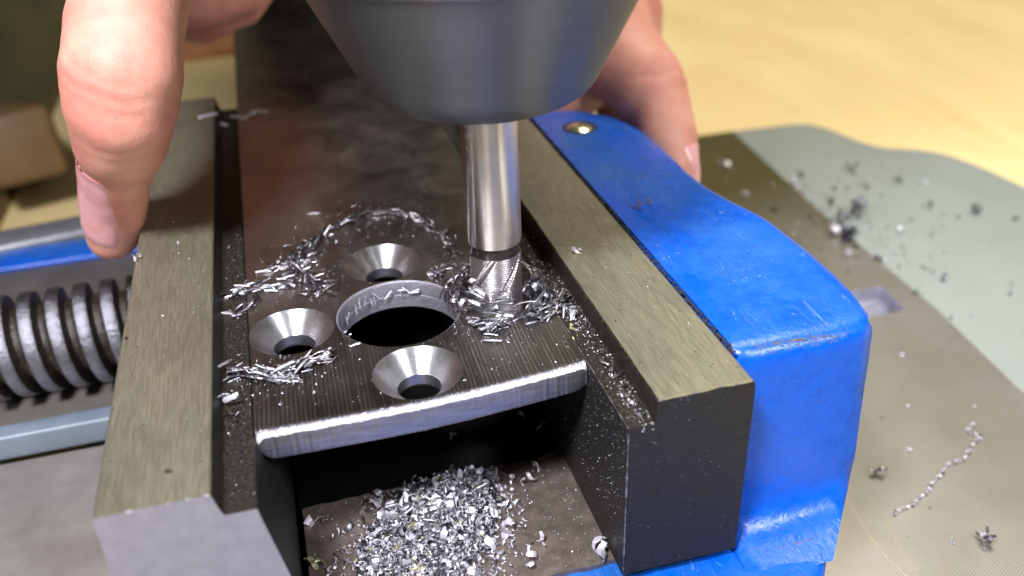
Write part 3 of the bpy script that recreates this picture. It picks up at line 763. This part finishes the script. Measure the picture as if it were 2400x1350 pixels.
def flake_bm(bm, c, size, rnd, Rm, thick=.07):
    """a curled, ragged strip of shaving"""
    n = rnd.randint(4, 8); w = size * rnd.uniform(.35, .8); R_ = size * rnd.uniform(.35, .9); arc = rnd.uniform(.9, 3.4)
    k_ = rnd.uniform(-.4, .4); top = []; bot = []
    for k in range(n + 1):
        a = arc * k / n; ww = w * (.55 + .45 * sin(pi * min(1, (k + .6) / n))) * rnd.uniform(.75, 1.1)
        for lst, rr in ((top, R_), (bot, R_ - thick)):
            lst.append([(rr * cos(a), -ww / 2 + k_ * a + rnd.uniform(-.06, .06) * size, rr * sin(a)), (rr * cos(a) * 1.02, k_ * a, rr * sin(a) * 1.04), (rr * cos(a), ww / 2 + k_ * a + rnd.uniform(-.06, .06) * size, rr * sin(a))])
    off = Vector((R_ * cos(arc / 2), 0, R_ * sin(arc / 2))) * .8
    f_ = lambda p: Rm @ (Vector(p) - off) + Vector(c)
    rings = [[f_(p) for p in (t_ + b_[::-1])] for t_, b_ in zip(top, bot)]
    loft(bm, rings)
def rrot(rnd, flat=False):
    if flat: return Matrix.Rotation(rnd.uniform(0, 2 * pi), 3, 'Z') @ Matrix.Rotation(rnd.gauss(0, .35), 3, 'X') @ Matrix.Rotation(-pi / 2 + rnd.gauss(0, .35), 3, 'Y')
    return Matrix.Rotation(rnd.uniform(0, 2 * pi), 3, 'Z') @ Matrix.Rotation(rnd.uniform(0, 2 * pi), 3, 'X') @ Matrix.Rotation(rnd.uniform(0, 2 * pi), 3, 'Y')
rc = random.Random(21)
NCH = 0
EXTRA = bmesh.new(); re_ = random.Random(5)
LOOK = {}
for k, m_ in enumerate(SL):
    xs = [v.co.x for v in m_.vertices]; ln = (max(xs) - min(xs)) / S
    LOOK[m_.name] = ('dark ' if m_.materials[0] == M_chipd else 'bright ') + ('long ' if ln > 3.3 else 'short ' if ln < 2.4 else '')
def chip(x, y, z, ang, label, group, pitch=0.0, roll=0.0, me=None, sc=1.0, extra=0.0):
    global NCH
    me_ = me or rc.choice(SL)
    if re_.random() < extra:
        mt = Matrix.Translation(Vector((x, y, z))) @ Matrix.Rotation(ang, 4, 'Z') @ Matrix.Rotation(pitch, 4, 'Y') @ Matrix.Rotation(roll, 4, 'X') @ Matrix.Scale(sc, 4)
        tmp = bmesh.new(); tmp.from_mesh(me_); bmesh.ops.scale(tmp, vec=(1 / S,) * 3, verts=tmp.verts); tmp.transform(mt)
        vm = {v: EXTRA.verts.new(v.co) for v in tmp.verts}
        for f in tmp.faces: EXTRA.faces.new([vm[v] for v in f.verts]).material_index = 1 if me_.materials[0] == M_chipd else 0
        tmp.free(); return
    o = bpy.data.objects.new('metal_chip', me_); COL.objects.link(o)
    o.location = (x * S, y * S, z * S); o.rotation_euler = (roll, pitch, ang); o.scale = (sc, sc, sc)
    if extra >= 0 and not group.startswith(('single', 'far')) and me is None: label = LOOK[me_.name] + label
    tag(o, label, 'metal chip', group); NCH += 1
    return o
def poly_at(pts, u):
    seg = [(Vector(b) - Vector(a)).length for a, b in zip(pts, pts[1:])]; s_ = u * sum(seg)
    for i, l in enumerate(seg):
        if s_ <= l or i == len(seg) - 1:
            a, b = Vector(pts[i]), Vector(pts[i + 1]); return a.lerp(b, min(1, s_ / l)), math.atan2((b - a).y, (b - a).x)
        s_ -= l
def row(pts, n, spread, adev, label, group, zmax=1.3, sc=(.75, 1.15)):
    n = int(n * 1.8)
    for k in range(n):
        p, a = poly_at(pts, (k + rc.random()) / n)
        q = abs(rc.gauss(0, .5)); lev = rc.random() ** 1.6 * zmax
        chip(p.x + rc.gauss(0, spread), p.y + rc.gauss(0, spread), .22 + lev, a + rc.gauss(0, adev), label, group, rc.gauss(0, .13) if lev < .3 else rc.gauss(0, .28), rc.uniform(-.7, .7), None, rc.uniform(*sc), .61)
row([(15.0, 81.5), (17.5, 86.3), (22.9, 91.6), (30.0, 96.0), (37.6, 92.5), (42.9, 86.9), (43.9, 80.6), (45.0, 72.4), (45.0, 66.4)], 52, .65, .35, 'chip in the arc of chips curving behind the rear countersink', 'chips in the arc behind the rear countersink', 1.2)
row([(15.5, 83.5), (11.6, 78.5), (11.3, 72.8), (12.8, 67.2), (15.0, 61.9), (17.2, 59)], 46, 1.25, .8, 'steel chip in the heap between the rear and the left countersink', 'chips heaped between two countersinks', 1.9)
row([(4.2, 75.6), (8.8, 75.6), (13.6, 77.4)], 12, .9, .6, 'chip in the loose row left of the rear countersink', 'loose chips left of the rear countersink', .9, (1.0, 1.4))
row([(-3.6, 66.0), (0, 67.3), (4, 67), (9.6, 66)], 30, .9, .5, 'needle chip bridging the left ledge behind the left countersink', 'chips bridging the left ledge behind', 1.5)
row([(-3.6, 57.1), (0.1, 60.6), (1, 63)], 9, .8, .6, 'chip scattered on the left ledge beside the left countersink', 'chips on the left ledge', .8)
row([(-4.0, 37.5), (-1.3, 35.6), (3.9, 33.8), (8.6, 34.6), (15.2, 36.3)], 46, .75, .55, 'needle chip in the row in front of the left countersink', 'chips in front of the left countersink', 1.6)
row([(1.0, 36.6), (4.5, 32.2), (8.7, 31.0)], 13, .7, .8, 'steel chip straying towards the front edge below the left countersink', 'chips straying to the front left', .7)
row([(43.4, 36.4), (46, 36.3), (49.2, 36.3)], 22, 1.0, .7, 'steel chip in the small heap in front of the end mill', 'chips in front of the end mill', 2.0, (.7, 1))
row([(54.5, 37.0), (59.0, 38.3), (62.2, 42)], 26, 1.0, .6, 'steel chip in the heap right of the end mill', 'chips right of the end mill', 1.8)
row([(38.8, 60.6), (42.6, 61.4)], 13, .8, .4, 'chip between the large bore and the end mill', 'chips between bore and end mill', 1.4, (.6, .9))
# pulled up around the cutter
for k in range(125):
    a = rc.uniform(0, 2 * pi); rr = 6.2 + 5.6 * rc.random() ** 1.2
    lift = .3 + max(0, 12.0 - rr) * rc.random() ** 1.3 * .95
    chip(MX + rr * cos(a), MY + rr * sin(a), lift, a + pi / 2 + rc.gauss(0, .25), 'steel chip thrown up around the turning end mill', 'chips around the end mill', rc.gauss(0, .3), rc.uniform(-1, 1), None, rc.uniform(.9, 1.5), .62)
# broad torn lamellae thrown up round the cutter
for k in range(46):
    a = rc.uniform(0, 2 * pi) if k % 3 else rc.uniform(-.9, .9); rr = 6.6 + 4.2 * rc.random(); sz = rc.uniform(.9, 1.9)
    tmp = bmesh.new(); flake_bm(tmp, (MX + rr * cos(a), MY + rr * sin(a), .6 + rc.random() * max(.5, 6.5 - .5 * (rr - 6))), sz, rc, Matrix.Rotation(a + rc.gauss(0, .4), 3, 'Z') @ Matrix.Rotation(rc.gauss(0, .5), 3, 'X'), .1)
    vm = {v: EXTRA.verts.new(v.co) for v in tmp.verts}
    for f in tmp.faces: EXTRA.faces.new([vm[v] for v in f.verts]).material_index = 1 if k % 3 == 0 else 0
    tmp.free()
# standing on the bore wall
for (px, n) in ((0, 13),):
    for k in range(n):
        a = radians(rc.uniform(100, 158)); chip(PC[0] + 11.2 * cos(a), PC[1] + 11.2 * sin(a), -2.3 + rc.uniform(-1.0, .8), 0, 'slender chip clinging upright to the rear wall of the large bore', 'chips on the bore wall', pi / 2 + rc.gauss(0, .15), 0, SLF[k % 4], rc.uniform(.4, .8))
for k in range(7):
    a = radians(rc.uniform(60, 108)); chip(PC[0] + 11.2 * cos(a), PC[1] + 11.2 * sin(a), -2.0 + rc.uniform(-.6, .6), a + pi / 2, 'slender chip clinging upright to the rear wall of the large bore', 'chips on the bore wall', rc.gauss(0, .7), 0, SLF[k % 4], rc.uniform(.5, .8))
for k, (x, y, a, p, l) in enumerate([(17.2, 100.0, -.15, 0, 'lone chip lying flat behind the arc of chips'), (12.0, 89.0, 1.0, .1, 'lone tilted chip just left of the arc of chips'), (9.9, 85.2, .3, 0, 'single rounded chip at the far left of the plate'),
        (40.9, 47.4, 1.4, .9, 'stout bright chip hanging on the right lip of the large bore'), (41.8, 46.6, 1.2, .9, 'second chip beside the stout one on the right lip of the bore'), (18.2, 43.6, 1.9, .9, 'chip leaning on the left lip of the large bore'), (18.9, 42.2, 1.8, .8, 'lower chip leaning on the left lip of the large bore'),
        (19.6, 39.2, .15, 0, 'flat chip poking over the front left rim of the large bore'), (45.0, 32.2, -.4, 0, 'feathery chip lying in front of the heap by the end mill'), (62.7, 18.6, 2.0, .1, 'upper bright chip of the trio on the right ledge'), (63.4, 16.4, 1.1, .1, 'middle bright chip of the trio on the right ledge'), (64.1, 14.6, .7, .1, 'lowest bright chip of the trio on the right ledge')]):
    chip(x, y, .3, a, l, 'single chips on the plate and ledge', p, 0, None, 1.0)
for (x, y, z, l) in [(-7.9, 169.4, 4.9, 'blurred bright chip at the far inner edge of the left jaw'), (-4.7, 173.9, .3, 'blurred chip lying in the far left ledge groove'), (.5, 178.0, .3, 'far blurred chip on the plate edge beyond the ledge'), (7.2, 180.4, .6, 'farthest bright curled chip on the plate'), (4.2, 179.0, .4, 'chip next to the farthest curled chip on the plate')]:
    chip(x, y, z + .3, rc.uniform(0, 3), l, 'far chips', 0, 0, SLF[0], 1.9)

def one_flake(x, y, z, size, label, mat=None, seed=0, group=None, flat=True, name='metal_flake', n=1, kind=None, cat='metal flake'):
    rnd = random.Random(seed); bm = bmesh.new()
    for k in range(n): flake_bm(bm, (rnd.gauss(0, .35) * size * (n > 1), rnd.gauss(0, .35) * size * (n > 1), size * .18), size, rnd, rrot(rnd, flat), .1)
    zz = min(v.co.z for v in bm.verts)
    for v in bm.verts: v.co.z -= zz - .02
    return tag(build(name, bm, mat or M_flake, None, (x, y, z), 30), label, cat, group)
one_flake(69.2, 52.8, H, 1.5, 'pale ragged crumb of metal alone on the right jaw', None, 5, n=3)
one_flake(89.7, 67.9, 4.3, 1.8, 'brownish pointed chip standing on the blue paint', M_brn, 3, flat=False, n=2)
one_flake(92.9, 69.6, 4.3, 1.0, 'tiny brown chip just behind the pointed one on the blue paint', M_brn, 8, n=2)
one_flake(-11.9, 6.8, H, .9, 'small dark crumb near the front end of the left jaw', M_chipd, 12, n=2)
one_flake(60.2, 30.3, .1, 1.9, 'yellowish flake caught in the gap between plate and right ledge', M_yel, 6, n=2)
one_flake(59.9, 27.6, .1, 1.0, 'small yellowish flake nearer the front in the right gap', M_yel, 16, n=1)
one_flake(-3.6, 27.6, .05, 2.4, 'crumpled grey shaving standing on the left ledge', M_flake, 9, flat=False, n=2)
one_flake(-3.2, 23.6, .05, 1.9, 'dark crumpled shaving in front of the grey one on the left ledge', M_chipd, 10, flat=False, n=3)
one_flake(62.5, 33.5, .05, 2.2, 'long grey shaving on the right ledge beside the plate corner', M_flake, 13, n=2)
one_flake(-22.0, 80.2, H, 1.6, 'bright curled flake at the left jaw edge below the thumb', M_flake, 14, n=2)
one_flake(-21.6, 48.2, H, 1.0, 'small curl hanging on the outer edge of the left jaw', M_chipd, 15, n=1)
for k, (x, y, s_, l) in enumerate([(45.1, 24.8, 2.3, 'pointed pale flake lying alone right of the shavings heap'), (38.6, 15.3, 3.4, 'large scoop shaped shaving at the right foot of the heap'), (47.9, 13.0, 2.0, 'grey flake lying near the front right of the bed'), (45.1, 8.2, 2.2, 'spiky flake near the front edge of the bed'), (6.4, 32.7, 2.6, 'curled flake at the rear left corner of the bed'), (5.6, 21.3, 2.4, 'yellowish curled flake at the left edge of the bed'),
        (41.1, 35.6, 2.2, 'long bright flake behind the heap to its right'), (53.5, 33.8, 1.8, 'small crumpled flake at the rear right of the bed'), (48, 32, 1.5, 'tiny pale flake right of the heap'), (50.5, 29.5, 1.4, 'tiny bright flake near the right jaw on the bed'), (57.8, 8.5, 3.2, 'ragged shaving wedged at the foot of the right jaw'), (58.6, 6.2, 2.8, 'thin shaving hanging over the bed edge by the right jaw'), (46, 19.5, 1.2, 'tiny upright flake in the middle of the bed')]):
    one_flake(x, y, -35.95, s_, l, M_yel if 'yellow' in l else M_flake, 30 + k, n=1 if s_ > 3 else 2)

# heap of curled shavings on the bed
rh = random.Random(4); bm = bmesh.new()
def heap_h(x, y):
    d = math.hypot((x - 28.0) / 17, (y - 22.5 - .45 * (x - 28)) / 15.0); return 7.2 * max(0, 1 - d) ** .9
for k in range(3900):
    while True:
        x = rh.gauss(28.0, 8.5); y = rh.gauss(20.5, 9) + .5 * (x - 28)
        if 7 < x < 47 and 3 < y < 37.2: break
    h = heap_h(x, y); s_ = rh.uniform(.4, 1.15) if rh.random() < .9 else rh.uniform(1.2, 2.6)
    flake_bm(bm, (x, y, -35.7 + (h * rh.uniform(.45, 1.0)) + s_ * .2), s_, rh, rrot(rh, rh.random() < .35), .06)
for f in bm.faces: f.material_index = 0
bmesh.ops.translate(bm, verts=bm.verts, vec=(-28.5, -24, 36))
_r = random.Random(3); _m = 0
for i_, f in enumerate(bm.faces):
    if i_ % 37 == 0: _m = _r.choice((0, 0, 0, 1, 1, 2, 3, 5)) if _r.random() < .97 else 4
    f.material_index = _m
hp = build('shavings_heap', bm, [M_flake, M_chip, M_chipd, M_flake2, M_yel, M_flake2], None, (28.5, 24, -36), 30); tag(hp, 'heap of pale curled shavings on the bed below the plate', 'shavings', None, 'stuff')
bm = bmesh.new(); nn_ = 36; g = []
for j in range(nn_):
    g.append([bm.verts.new((-16 + 32 * i / (nn_ - 1), -15 + 27.5 * j / (nn_ - 1), max(-.8, heap_h(28.5 - 16 + 32 * i / (nn_ - 1), 24 - 15 + 27.5 * j / (nn_ - 1)) * .7 - .45))) for i in range(nn_)])
for j in range(nn_ - 1):
    for i in range(nn_ - 1): bm.faces.new((g[j][i], g[j][i + 1], g[j + 1][i + 1], g[j + 1][i]))
build('heap_core', bm, M_chipd, hp)
for k in range(26):     # needles sticking out of the heap
    x = rh.gauss(29, 6); y = rh.gauss(29, 5)
    if not (10 < x < 44 and 10 < y < 36): continue
    chip(x, y, -35.6 + heap_h(x, y) + rh.uniform(0, .6), rh.uniform(0, pi), 'steel needle lying on top of the shavings heap', 'needles on the shavings heap', rh.gauss(0, .4), 0, None, rh.uniform(.7, 1.3), 1.1)

tag(build('loose_chips', EXTRA, [M_chip, M_chipd], None, (0, 0, 0), 25), 'loose needle chips filling in the heaps on plate and bed', 'metal chips', None, 'stuff')
# fine metal dust: counted by nobody
def dust(name, label, regions, mat, seed, kind_r=(.04, .13)):
    rd = random.Random(seed); bm = bmesh.new()
    for (n, fn) in regions:
        for k in range(n):
            p = fn(rd)
            if p is None: continue
            s_ = rd.uniform(*kind_r) * (1 if rd.random() < .9 else 1.9)
            vs_ = [bm.verts.new(Vector(p) + Vector((s_ * rd.uniform(-1, 1), s_ * rd.uniform(-1, 1), s_ * z))) for z in (0, .1, .2, rd.uniform(.6, 1.4))]
            for t_ in ((0, 1, 2), (0, 1, 3), (1, 2, 3), (0, 2, 3)): bm.faces.new([vs_[q] for q in t_])
    o = build(name, bm, mat, None, (0, 0, 0), flat=True); return tag(o, label, 'metal dust', None, 'stuff')
def inhole(x, y, m=0): return any(math.hypot(x - PC[0] - c[0], y - PC[1] - c[1]) < r + m for c, r in holes)
def pl_pt(rd):
    x, y = rd.uniform(1, 59), 21.5 + 85 * rd.random() ** 1.5
    return None if inhole(x, y, .1) else (x, y, .01)
def near_mill(rd):
    a = rd.uniform(0, 2 * pi); r = 9 + abs(rd.gauss(0, 7)); x, y = MX + r * cos(a), MY + r * sin(a)
    return None if inhole(x, y, .1) or not (1 < x < 64.4) or y < 22 else (x, y, .02)
def ar_c(cx, cy, sx): return lambda rd: (lambda x, y: None if inhole(x, y, .1) or x < -4.4 else (x, y, .02))(cx + rd.gauss(0, sx), cy + rd.gauss(0, sx))
dust('plate_dust', 'fine glittering metal dust strewn over the plate top', [(700, pl_pt), (500, near_mill), (110, ar_c(12, 70, 4)), (90, ar_c(4, 35, 4)), (110, ar_c(30, 92, 6)), (60, ar_c(0, 67, 3))], M_flake, 2)
dust('dark_grit', 'dark steel grit lying among the chips on the plate', [(260, ar_c(13, 72, 5)), (220, ar_c(5, 34, 5)), (200, ar_c(32, 92, 7)), (380, near_mill), (160, ar_c(46, 35, 3))], M_chipd, 12, (.10, .34))
dust('ledge_dust', 'fine metal dust gathered along the right jaw ledge', [(900, lambda rd: (60.5 + 4.4 * rd.random() ** .6, 1 + 75 * rd.random() ** 1.2, .03)), (260, lambda rd: (rd.gauss(62.8, .8), rd.gauss(38, 6), .05)), (160, lambda rd: (rd.gauss(63, .7), rd.gauss(6, 4) if rd.random() < .9 else 9, .04))], M_flake, 3, (.04, .16))
dust('left_ledge_dust', 'sparse metal dust on the dark left ledge', [(230, lambda rd: (rd.uniform(-4.2, -.3), 2 + 95 * rd.random(), .02))], M_flake, 4)
dust('jaw_dust', 'tiny bright metal specks sprinkled on the brushed jaw tops', [(110, lambda rd: (rd.uniform(-21.5, -6.8), 8 + 110 * rd.random(), H + .01)), (90, lambda rd: (rd.uniform(65.8, 82), 5 + 100 * rd.random(), H + .01))], M_flake, 5, (.05, .17))
dust('bed_dust', 'metal dust and crumbs sprinkled on the brown bed', [(1000, lambda rd: (rd.uniform(5, 60), rd.uniform(6, 36.5), -35.93))], M_flake, 6, (.05, .2))
dust('paint_dust', 'dark and bright specks of dirt on the blue vise paint', [(80, lambda rd: (rd.uniform(86, 110), rd.uniform(16, 120), 4.3))], M_chipd, 7, (.07, .22))
rd = random.Random(9); bm = bmesh.new()    # specks on the inner wall of the right jaw
for k in range(700):
    y, z = 1 + 34 * rd.random(), -1 - 26 * rd.random() ** 1.3
    s_ = rd.uniform(.03, .12); p = Vector((59.98, y, z))
    vs_ = [bm.verts.new(p + Vector((-s_ * q, s_ * rd.uniform(-1, 1), s_ * rd.uniform(-1, 1)))) for q in (0, .1, .2, 1)]
    for t_ in ((0, 1, 2), (0, 1, 3), (1, 2, 3), (0, 2, 3)): bm.faces.new([vs_[q] for q in t_])
tag(build('wall_dust', bm, M_flake, None, (0, 0, 0), flat=True), 'metal dust stuck to the black inner wall of the right jaw', 'metal dust', None, 'stuff')
# crumbs in the dark hollow behind the bed
for k, (x, y, s_) in enumerate([(57, 60, 2.0), (52, 66, 1.3), (56, 72, 1.4), (44, 58, 1.2), (39, 50, 1.0), (33, 55, 1.0), (55, 52, 1.3), (58, 47, 1.8), (47, 70, 1.5), (42, 64, 1.1)]):
    one_flake(x, y, -36.95, s_, 'blurred bright crumb in the dark hollow behind the bed', M_flake, 60 + k, 'crumbs in the dark hollow', n=2)

# chips on the machine table at the right
TZ = -69.65
spots = [(202.6, 232.6, 5, 'pale'), (221.5, 206.1, 5, 'pale'), (227.4, 185.9, 4, 'dark'), (216.2, 157.9, 7, 'heap'), (238.1, 155.6, 4.5, 'pale'), (275.8, 160.1, 5, 'dark'), (253.6, 213.8, 6, 'dark'), (229.0, 118.8, 3, 'dark'), (274.5, 191.5, 4, 'pale'), (230.7, 214.7, 4, 'dark'), (147.6, 40.4, 4, 'dark'), (158.0, 11.5, 4, 'dark'), (213.8, 161.5, 6, 'pale'), (222, 171, 6, 'heap'), (232, 176, 6, 'heap'), (240, 184, 4, 'dark'), (262, 170, 4, 'dark'), (250, 196, 3.5, 'dark'), (236, 198, 3, 'dark'), (208, 145, 4, 'pale'), (198, 205, 4, 'pale'), (266, 196, 4, 'dark'), (161.7, 45.5, 1.5, 'pale'), (150, 28, 1.2, 'dark'), (286, 150, 3, 'dark')]
nm = {'pale': ('bright', M_flake), 'dark': ('dark', M_chipd), 'heap': ('clumped dark', M_chipd)}
where = ['near the far edge of the olive strip', 'straddling the edge of the olive strip', 'just on the painted border behind the big clump', 'largest, in the middle of the clump', 'lying brightest out on the painted border', 'far out towards the right side', 'at the back by the wavy table edge', 'in front of the big clump on the border', 'pale among the dark ones at the back right', 'next to the far edge of the strip',
         'close beside the blue casting', 'at the lower right on the machined area', 'shining in the left of the clump', 'at the rear of the big clump', 'behind the big clump to the right', 'between the clump and the back edge', 'halfway to the right frame edge', 'in the open grey area at the back', 'small, behind the strip edge', 'on the strip left of the clump', 'on the strip close to the blue casting', 'back right in a loose pair', 'tiny, on the strip by the long curl', 'tiny, left of the long curl', 'at the far right side of the border']
for k, (x, y, s_, kd) in enumerate(spots):
    z = TZ if x < 214 else TZ - .33
    one_flake(x, y, z, s_ * .58, nm[kd][0] + ' blurred chip on the machine table, ' + where[k], nm[kd][1], 100 + k, 'chips scattered on the machine table', n=16 if kd == 'heap' else 4)
def tb(rd):
    x, y = (rd.gauss(226, 16), rd.gauss(168, 24)) if rd.random() < .6 else (rd.uniform(135, 300), rd.uniform(0, 235))
    return (x, y, TZ + .05) if x < 318 and not (190 < x < 210 and 104 < y < 125) else None
dust('table_crumbs', 'dark metal crumbs scattered over the machine table', [(240, tb)], M_chipd, 11, (.35, 1.2))
dust('table_glitter', 'bright metal specks scattered over the machine table', [(110, tb)], M_chip, 12, (.25, .8))
# long twisted curl
bm = bmesh.new(); pts = [(185.0, 49.3), (181, 47.5), (183.5, 44.5), (178, 41.5), (172.3, 37.5), (168, 37.9), (164.8, 35.7), (160, 33.2), (155.6, 30.4), (149, 27.6), (143.0, 26.5)]
rings = []; NK = 220
for k in range(NK + 1):
    p, a = poly_at(pts, k / NK); ph = k * .95; rr = .42 + .22 * sin(k * .21)
    c = Vector((p.x - 164 + rr * cos(ph) * -sin(a), p.y - 36 + rr * cos(ph) * cos(a), .65 + rr * .9 * sin(ph)))
    w_ = .07 + .2 * abs(sin(k * .37)) ** 2
    rings.append([c + Vector((cos(q) * w_, sin(q) * w_, .12 * cos(q * 2))) for q in (0, pi / 2, pi, 3 * pi / 2)])
loft(bm, rings)
for i_, f in enumerate(bm.faces): f.material_index = (0, 0, 1, 2)[(i_ // 13) % 4]
tag(build('metal_curl', bm, [M_flake, M_chipd, M_chip], None, (164, 36, TZ), 40), 'long thin twisted metal curl lying on the machined table at the right', 'metal curl')
print('chips', NCH)
